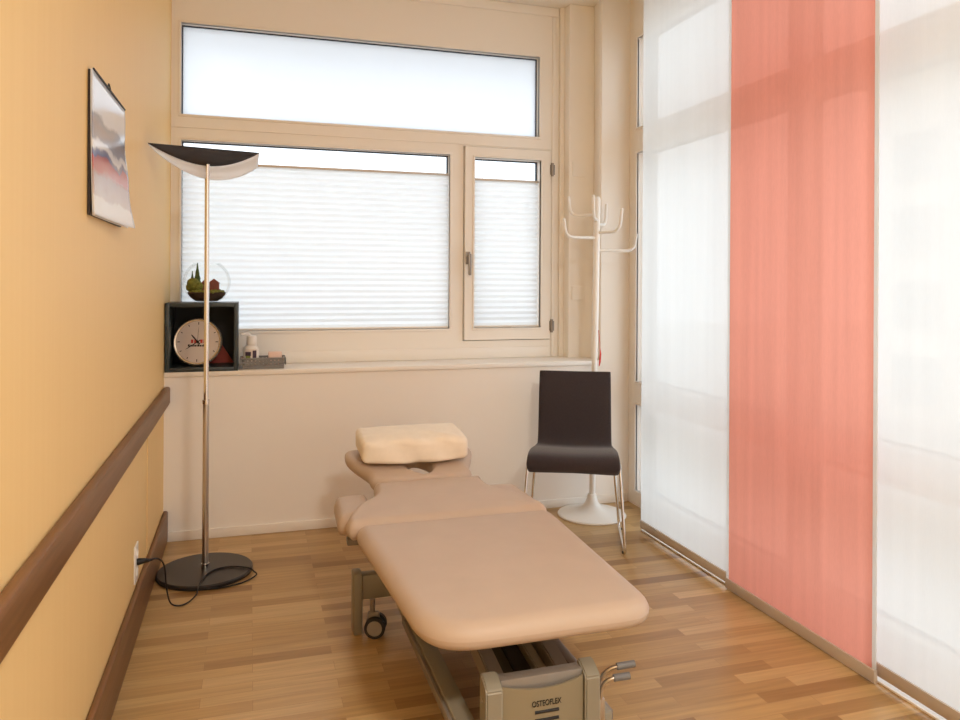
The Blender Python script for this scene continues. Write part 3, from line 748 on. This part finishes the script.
# ------------------------------------------------------------------ picture / calendar on the yellow wall
cal = thing('wall_calendar', 'glossy poster calendar curling off a black backing on the yellow wall', 'calendar', (0, 2.42, 1.655))
bm = bmesh.new(); box(bm, .001, .008, 2.168, 2.66, 1.468, 1.846, .001); finish(bm, 'backing', M['caldark'], cal)
def sheet(k, lift, m, name):
    bm = bmesh.new(); nu, nv = 26, 22; g = []; uv = bm.loops.layers.uv.new('UV')
    for j in range(nv + 1):
        v = j / nv; row = []
        for i in range(nu + 1):
            u = i / nu
            y = 2.160 + .515 * u; z = 1.846 - .38 * v
            x = .009 + k * .0012 + lift * (u ** 2.2) * (.08 + .92 * v ** 2) + .003 * math.sin(v * PI) * math.sin(u * PI) + .006 * v * v * (1 - u) + .002 * math.sin(v * 14) * u
            row.append((bm.verts.new((x, y, z)), u, 1 - v))
        g.append(row)
    for j in range(nv):
        for i in range(nu):
            q = (g[j][i], g[j][i + 1], g[j + 1][i + 1], g[j + 1][i]); f = bm.faces.new([a[0] for a in q])
            for l, a in zip(f.loops, q): l[uv].uv = (a[1], a[2])
    o = finish(bm, name, m, cal, True); md = o.modifiers.new('s', 'SOLIDIFY'); md.thickness = .0006; return o
sheet(0, .016, M['paper'], 'under_sheet'); sheet(2.4, .034, M['calprint'], 'printed_sheet')
bm = bmesh.new(); tube(bm, [(.012, 2.18, 1.850), (.014, 2.68, 1.850)], .0028, 8); tube(bm, fillet([(.012, 2.39, 1.85), (.010, 2.415, 1.872), (.012, 2.44, 1.85)], .012), .0018, 8)
finish(bm, 'spiral_binding', M['rubber'], cal, True)

# ------------------------------------------------------------------ cube shelf and its contents, on the sill
x0, x1, y0, y1, z0, z1 = .004, .349, 4.024, 4.302, .840, 1.184
cb = thing('storage_cube', 'dark slate open storage cube on the window sill in the corner', 'shelf', ((x0 + x1) / 2, 4.16, .84))
w = .02
for nm, q in (('side_panel', (x0, x0 + w, y0, y1, z0, z1)), ('side_panel', (x1 - w, x1, y0, y1, z0, z1)), ('top_panel', (x0 + w, x1 - w, y0, y1, z1 - w, z1)), ('bottom_panel', (x0 + w, x1 - w, y0, y1, z0, z0 + w))):
    finish(mbox(*q, .0015), nm, M['cube'], cb, True)
finish(mbox(x0 + w, x1 - w, y1 - .012, y1, z0 + w, z1 - w), 'back_panel', M['cubein'], cb)

def local_thing(name, label, cat, loc, eul):
    t = thing(name, label, cat, loc, 0, local=True); t.rotation_euler = eul; return t
# wall clock leaning inside the cube; local: +z is the dial normal
ck = local_thing('round_clock', 'round silver rimmed clock leaning inside the dark cube', 'clock', (.152, 4.115, .8625 + .120), (rad(80), 0, rad(-12)))
R = .121
bm = bmesh.new(); lathe(bm, [(R - .012, -.022), (R - .002, -.018), (R, -.004), (R, .004), (R - .006, .010), (R - .013, .008), (R - .015, .001)], 0, 0, 64); finish(bm, 'rim', M['clockrim'], ck, True, True)
bm = bmesh.new(); lathe(bm, [(R - .014, -.001), (R - .014, .002)], 0, 0, 64); dial = finish(bm, 'dial', M['clockface'], ck, False, True)
for k in range(12):
    a = rad(30 * k); bm = bmesh.new(); c = V((math.sin(a), math.cos(a), 0)) * (R - .026); L_ = .009 if k % 3 else .013
    d = V((math.sin(a), math.cos(a), 0)); s = V((d.y, -d.x, 0)) * .002
    vs = [bm.verts.new(c + d * L_ / 2 * i + s * j + V((0, 0, z))) for z in (.0018, .0028) for i, j in ((-1, -1), (1, -1), (1, 1), (-1, 1))]
    bm.faces.new(vs[:4]); bm.faces.new(vs[4:][::-1])
    for i in range(4): bm.faces.new((vs[i], vs[(i + 1) % 4], vs[4 + (i + 1) % 4], vs[4 + i]))
    finish(bm, 'hour_mark', M['black'], dial, False, True)
def hand(ang, ln, wd, z, nm, m):
    a = rad(ang); d = V((math.sin(a), math.cos(a), 0)); s = V((d.y, -d.x, 0)); bm = bmesh.new()
    pr = [(-.016, wd), (ln * .8, wd * .8), (ln, 0), (ln * .8, -wd * .8), (-.016, -wd)]
    lo = [bm.verts.new(d * a_ + s * b_ + V((0, 0, z))) for a_, b_ in pr]; hi_ = [bm.verts.new(d * a_ + s * b_ + V((0, 0, z + .0012))) for a_, b_ in pr]
    bm.faces.new(lo); bm.faces.new(hi_[::-1])
    for i in range(5): bm.faces.new((lo[i], lo[(i + 1) % 5], hi_[(i + 1) % 5], hi_[i]))
    finish(bm, nm, m, ck, False, True)
hand(-42, .052, .0038, .004, 'hour_hand', M['black']); hand(236, .072, .0022, .0055, 'minute_hand', M['black']); hand(2, .078, .0007, .007, 'second_hand', M['black'])
bm = bmesh.new(); lathe(bm, [(.007, .003), (.007, .008)], 0, 0, 20); finish(bm, 'hub', M['black'], ck, True, True)
# blurred red logo and dark line of type across the dial
for x in (-.034, -.018, .012, .028, .044):
    bm = bmesh.new(); box(bm, x, x + .012, -.006, .012, .0018, .0026, .0003); finish(bm, 'logo_mark', M['red'], dial, False, True)
x = -.048
for k, wd in enumerate((.011, .006, .010, .006, .012, .005, .009, .010, .006, .009)):
    bm = bmesh.new(); box(bm, x, x + wd * .8, -.024, -.016 + (.003 if k % 3 == 0 else 0), .0018, .0026); finish(bm, 'type_mark', M['black'], dial, False, True); x += wd
bm = bmesh.new()                                        # folded red card behind the clock
a = [(.20, 4.235, .861), (.325, 4.225, .861), (.235, 4.262, 1.00)]
vs = [bm.verts.new(p) for p in a]; vs2 = [bm.verts.new((p[0], p[1] + .012, p[2])) for p in a]
bm.faces.new(vs); bm.faces.new(vs2[::-1])
for i in range(3): bm.faces.new((vs[i], vs[(i + 1) % 3], vs2[(i + 1) % 3], vs2[i]))
o = finish(bm, 'folded_card', M['redcloth2']); place(o, (.26, 4.24, .861)); tag(o, 'brick red triangular folded card behind the clock in the dark cube', 'card')

# terrarium bowl
GX, GY, GZ = .192, 4.155, 1.184
bm = bmesh.new(); Rb = .117; prf = [(.05, GZ), (.052, GZ + .001)]
for k in range(25):
    a = rad(-62 + k * 118 / 24); prf.append((Rb * math.cos(a), GZ + .001 + Rb * math.sin(rad(62)) + Rb * math.sin(a)))
inn = [(max(.001, r - .0028), z) for r, z in prf[::-1] if z > GZ + .004]
lathe(bm, prf + [(prf[-1][0] + .001, prf[-1][1] + .002), (prf[-1][0] - .002, prf[-1][1] + .001)], GX, GY, 56, capb=True, capt=False)
o = finish(bm, 'glass_bowl', M['clear'], None, True); place(o, (GX, GY, GZ)); tag(o, 'round clear glass bowl on top of the dark cube', 'bowl')
tg = thing('miniature_garden', 'miniature garden with moss, a toy house and small green trees inside the glass bowl', 'terrarium', (GX, GY, GZ + .006))
bm = bmesh.new(); lathe(bm, [(.046, GZ + .0062), (.066, GZ + .020), (.078, GZ + .036), (.082, GZ + .046), (.070, GZ + .050), (.02, GZ + .053)], GX, GY, 40); finish(bm, 'soil', M['soil'], tg, True)
bm = bmesh.new()
for k in range(26):
    a = 2 * PI * k / 26; r = .070 + random.uniform(-.006, .006); bmesh.ops.create_icosphere(bm, subdivisions=2, radius=random.uniform(.007, .012), matrix=Matrix.Translation((GX + r * math.cos(a), GY + r * math.sin(a), GZ + .050)))
for k in range(16): bmesh.ops.create_icosphere(bm, subdivisions=2, radius=random.uniform(.008, .013), matrix=Matrix.Translation((GX + random.uniform(-.05, .05), GY + random.uniform(-.05, .04), GZ + .052)))
finish(bm, 'moss', M['moss'], tg, True)
def conifer(x, y, z, h, r, mt='leaf', name='conifer'):
    bm = bmesh.new(); nt = 5
    for k in range(nt):
        f = k / nt; lathe(bm, [(r * (1 - f) * 1.0, z + h * f), (r * (1 - f) * .45, z + h * (f + .26)), (.0008, z + h * min(1, f + .34))], x, y, 10)
    finish(bm, name, M[mt], tg)
conifer(GX - .040, GY + .0, GZ + .06, .115, .024); conifer(GX - .062, GY + .012, GZ + .055, .085, .018)
bm = bmesh.new()
for p, r in (((-.055, -.03, .085), .028), ((-.035, -.035, .075), .022), ((-.068, -.02, .068), .018)): bmesh.ops.create_icosphere(bm, subdivisions=3, radius=r, matrix=Matrix.Translation((GX + p[0], GY + p[1], GZ + p[2])))
for v in bm.verts: v.co += V((random.uniform(-1, 1), random.uniform(-1, 1), random.uniform(-1, 1))) * .0016
finish(bm, 'shrub', M['moss'], tg, True)
for hx, hw, hh in ((.030, .022, .034), (-.008, .016, .030)):
    bm = bmesh.new(); box(bm, GX + hx - hw, GX + hx + hw, GY - .028, GY + .012, GZ + .054, GZ + .054 + hh)
    a = [bm.verts.new((GX + hx + sx * (hw + .005), GY + yy, GZ + .054 + hh)) for yy in (-.033, .017) for sx in (-1, 1)]; b = [bm.verts.new((GX + hx, GY + yy, GZ + .054 + hh + .022)) for yy in (-.033, .017)]
    bm.faces.new((a[0], a[1], b[0])); bm.faces.new((a[2], b[1], a[3])); bm.faces.new((a[0], b[0], b[1], a[2])); bm.faces.new((a[1], a[3], b[1], b[0])); bm.faces.new((a[0], a[2], a[3], a[1]))
    finish(bm, 'toy_house', M['brick'], tg)

for o_ in list(tg.children):
    o_.data.transform(Matrix.Diagonal((1.16, 1.1, 1.12, 1)))
# basket with bottle and soap
bx0, bx1, by0, by1 = .362, .585, 4.07, 4.20
bk = thing('plastic_basket', 'shallow grey plastic basket with round holes on the window sill', 'basket', ((bx0 + bx1) / 2, 4.135, .84))
def wall_holes(bm, P, U, W, width, height, rows, ncol, rr=.0036, t=.0025):
    """thin wall with real round holes; P origin, U along, W up"""
    Nn = U.cross(W).normalized() * t; m = rows; cw = width / ncol; chh = height / m
    for j in range(m):
        for i in range(ncol):
            c = P + U * (cw * (i + .5)) + W * (chh * (j + .5)); seg = 12
            inner = [c + U * rr * math.cos(2 * PI * k / seg + PI / 4) + W * rr * math.sin(2 * PI * k / seg + PI / 4) for k in range(seg)]
            outer = []
            for k in range(seg):
                a = 2 * PI * k / seg + PI / 4; cx_, sx_ = math.cos(a), math.sin(a); s_ = 1 / max(abs(cx_), abs(sx_)); outer.append(c + U * cx_ * s_ * cw / 2 + W * sx_ * s_ * chh / 2)
            for off in (0, 1):
                vi = [bm.verts.new(p + Nn * off) for p in inner]; vo = [bm.verts.new(p + Nn * off) for p in outer]
                for k in range(seg): bm.faces.new((vi[k], vi[(k + 1) % seg], vo[(k + 1) % seg], vo[k]))
bm = bmesh.new(); zb, hb = .856, .036
wall_holes(bm, V((bx0 + .006, by0, zb)), V((1, 0, 0)), V((0, 0, 1)), bx1 - bx0 - .012, hb, 2, 11)
wall_holes(bm, V((bx0 + .006, by1, zb)), V((1, 0, 0)), V((0, 0, 1)), bx1 - bx0 - .012, hb, 2, 11)
wall_holes(bm, V((bx0, by0 + .003, zb)), V((0, 1, 0)), V((0, 0, 1)), by1 - by0 - .006, hb, 2, 6)
wall_holes(bm, V((bx1, by0 + .003, zb)), V((0, 1, 0)), V((0, 0, 1)), by1 - by0 - .006, hb, 2, 6)
box(bm, bx0 + .006, bx1 - .006, by0, by1, .840, .858, .004)
for s_, e_ in (((bx0, by0), (bx1, by0)), ((bx1, by0), (bx1, by1)), ((bx1, by1), (bx0, by1)), ((bx0, by1), (bx0, by0))):
    tube(bm, [(s_[0], s_[1], .894), (e_[0], e_[1], .894)], .0035, 8)
finish(bm, 'body', M['basket'], bk)
lb = thing('lotion_bottle', 'white pump bottle with a dark label standing in the grey basket', 'bottle', (.412, 4.115, .858))
bm = bmesh.new(); lathe(bm, [(.036, .8585), (.038, .864), (.038, .925), (.034, .940), (.022, .950), (.020, .955)], .412, 4.115, 32)
for v in bm.verts: v.co.y = 4.115 + (v.co.y - 4.115) * .75
finish(bm, 'bottle_body', M['bottle'], lb, True)
bm = bmesh.new(); lathe(bm, [(.0235, .950), (.0245, .952), (.0245, .988), (.022, .992)], .415, 4.115, 28); finish(bm, 'cap', M['bottle'], lb, True)
bm = bmesh.new(); tube(bm, fillet([(.41, 4.115, .985), (.405, 4.112, 1.000), (.376, 4.10, 1.002), (.366, 4.096, .997)], .01), [.007] * 2 + [.006] * 13 + [.004] if False else .006, 10); finish(bm, 'pump_nozzle', M['bottle'], lb, True)
for nm, m, q in (('label', 'labelw', (.383, .442, .895, .932)), ('label', 'label', (.386, .412, .902, .920)), ('label', 'labelg', (.388, .410, .886, .902)), ('label', 'label', (.420, .438, .892, .926))):
    bm = bmesh.new(); n = 8; d_ = .0008 if m == 'labelw' else .0014; rws = []
    for i in range(n + 1):
        x = q[0] + (q[1] - q[0]) * i / n; yy = 4.115 - .75 * math.sqrt(max(0, .038 ** 2 - (x - .412) ** 2)) - d_; rws.append([bm.verts.new((x, yy, q[2])), bm.verts.new((x, yy, q[3]))])
    for a, b in zip(rws, rws[1:]): bm.faces.new((a[0], b[0], b[1], a[1]))
    finish(bm, nm, M[m], lb, True)
for o_ in lb.children: o_.data.transform(Matrix.Diagonal((1.05, 1, 1.13, 1)))
bm = bmesh.new(); box(bm, .498, .568, 4.085, 4.125, .8585, .926, .006, 3); o = finish(bm, 'soap_box', M['soap'], None, True); place(o, (.533, 4.105, .8585)); tag(o, 'pale pink box standing at the right end of the grey basket', 'box')

# ------------------------------------------------------------------ outside
struct('ground', mbox(-60, 90, -60, 90, -4.3, -4.1), M['ext'], 'pale paved ground outside')
bd = thing('apartment_building', 'pale building across the street, faint through the right hand curtain', 'building', (30, 20, -4.1))
fw = [(y, y + 2.2, z, z + 1.9) for y in [2.5 + 3.9 * k for k in range(6)] for z in (-3.4, -.5, 2.4, 5.3)]
bm = bmesh.new(); box(bm, 25.2, 34, 0, 25.6, -4.1, 9.4); box(bm, 24.6, 34, -.4, 26, 9.4, 9.8); finish(bm, 'wall', M['facade'], bd)
for q in fw:
    f = finish(mbox(25.12, 25.2, q[0] - .08, q[1] + .08, q[2] - .08, q[3] + .08), 'window', M['facade'], bd)
    finish(mbox(25.09, 25.12, q[0], q[1], q[2], q[3]), 'pane', M['facwin'], f)

# ------------------------------------------------------------------ light
W = bpy.data.worlds.new('overcast_sky'); bpy.context.scene.world = W; W.use_nodes = True
bg = W.node_tree.nodes['Background']; bg.inputs['Color'].default_value = (.92, .965, 1.02, 1); bg.inputs['Strength'].default_value = 1.68
def light(name, kind, loc, rot, energy, col, **k):
    l = bpy.data.lights.new(name, kind); l.energy = energy; l.color = col
    for a, b in k.items(): setattr(l, a, b)
    o = bpy.data.objects.new(name, l); C.objects.link(o); o.location = loc; o.rotation_euler = rot; return o
light('facade_fill_sun', 'SUN', (-5, 0, 9), (0, rad(-48), rad(-12)), 1.0, (1, .95, .88), angle=.05)  # added sun that brightens the facade opposite, although the sky is overcast
# unseen round ceiling lamp, added behind the camera to brighten the room
bm = bmesh.new(); lathe(bm, [(.22, ZC - .05), (.23, ZC - .04), (.23, ZC)], 1.2, -.6, 48)
o = finish(bm, 'added_ceiling_lamp', M['white'], None, True); place(o, (1.2, -.6, ZC - .05)); tag(o, 'unseen round white ceiling lamp added behind the camera as fill light', 'lamp')
light('added_ceiling_fill', 'AREA', (1.2, -.6, ZC - .06), (0, 0, 0), 60, (1, .93, .83), shape='DISK', size=.42)

# ------------------------------------------------------------------ camera
cam = bpy.data.cameras.new('camera'); co = bpy.data.objects.new('camera', cam); C.objects.link(co)
cam.sensor_width = 36; cam.lens = 755 / 960 * 36; cam.shift_x = 0; cam.shift_y = -(360 - 281.3) / 960
cam.clip_start = .02; cam.clip_end = 300
co.matrix_world = Matrix.Translation((.405, 0, 1.3)) @ Matrix.Rotation(rad(-16.95), 4, 'Z') @ Matrix.Rotation(PI / 2, 4, 'X') @ Matrix.Rotation(rad(.3), 4, 'Z')
S = bpy.context.scene; S.camera = co
S.view_settings.view_transform = 'Standard'; S.view_settings.look = 'None'; S.view_settings.gamma = 1; S.view_settings.use_curve_mapping = False
S.view_settings.exposure = 0.32
S.cycles.use_denoising = True; S.cycles.max_bounces = 14; S.cycles.diffuse_bounces = 8; S.cycles.transparent_max_bounces = 16
S.cycles.sample_clamp_indirect = 6
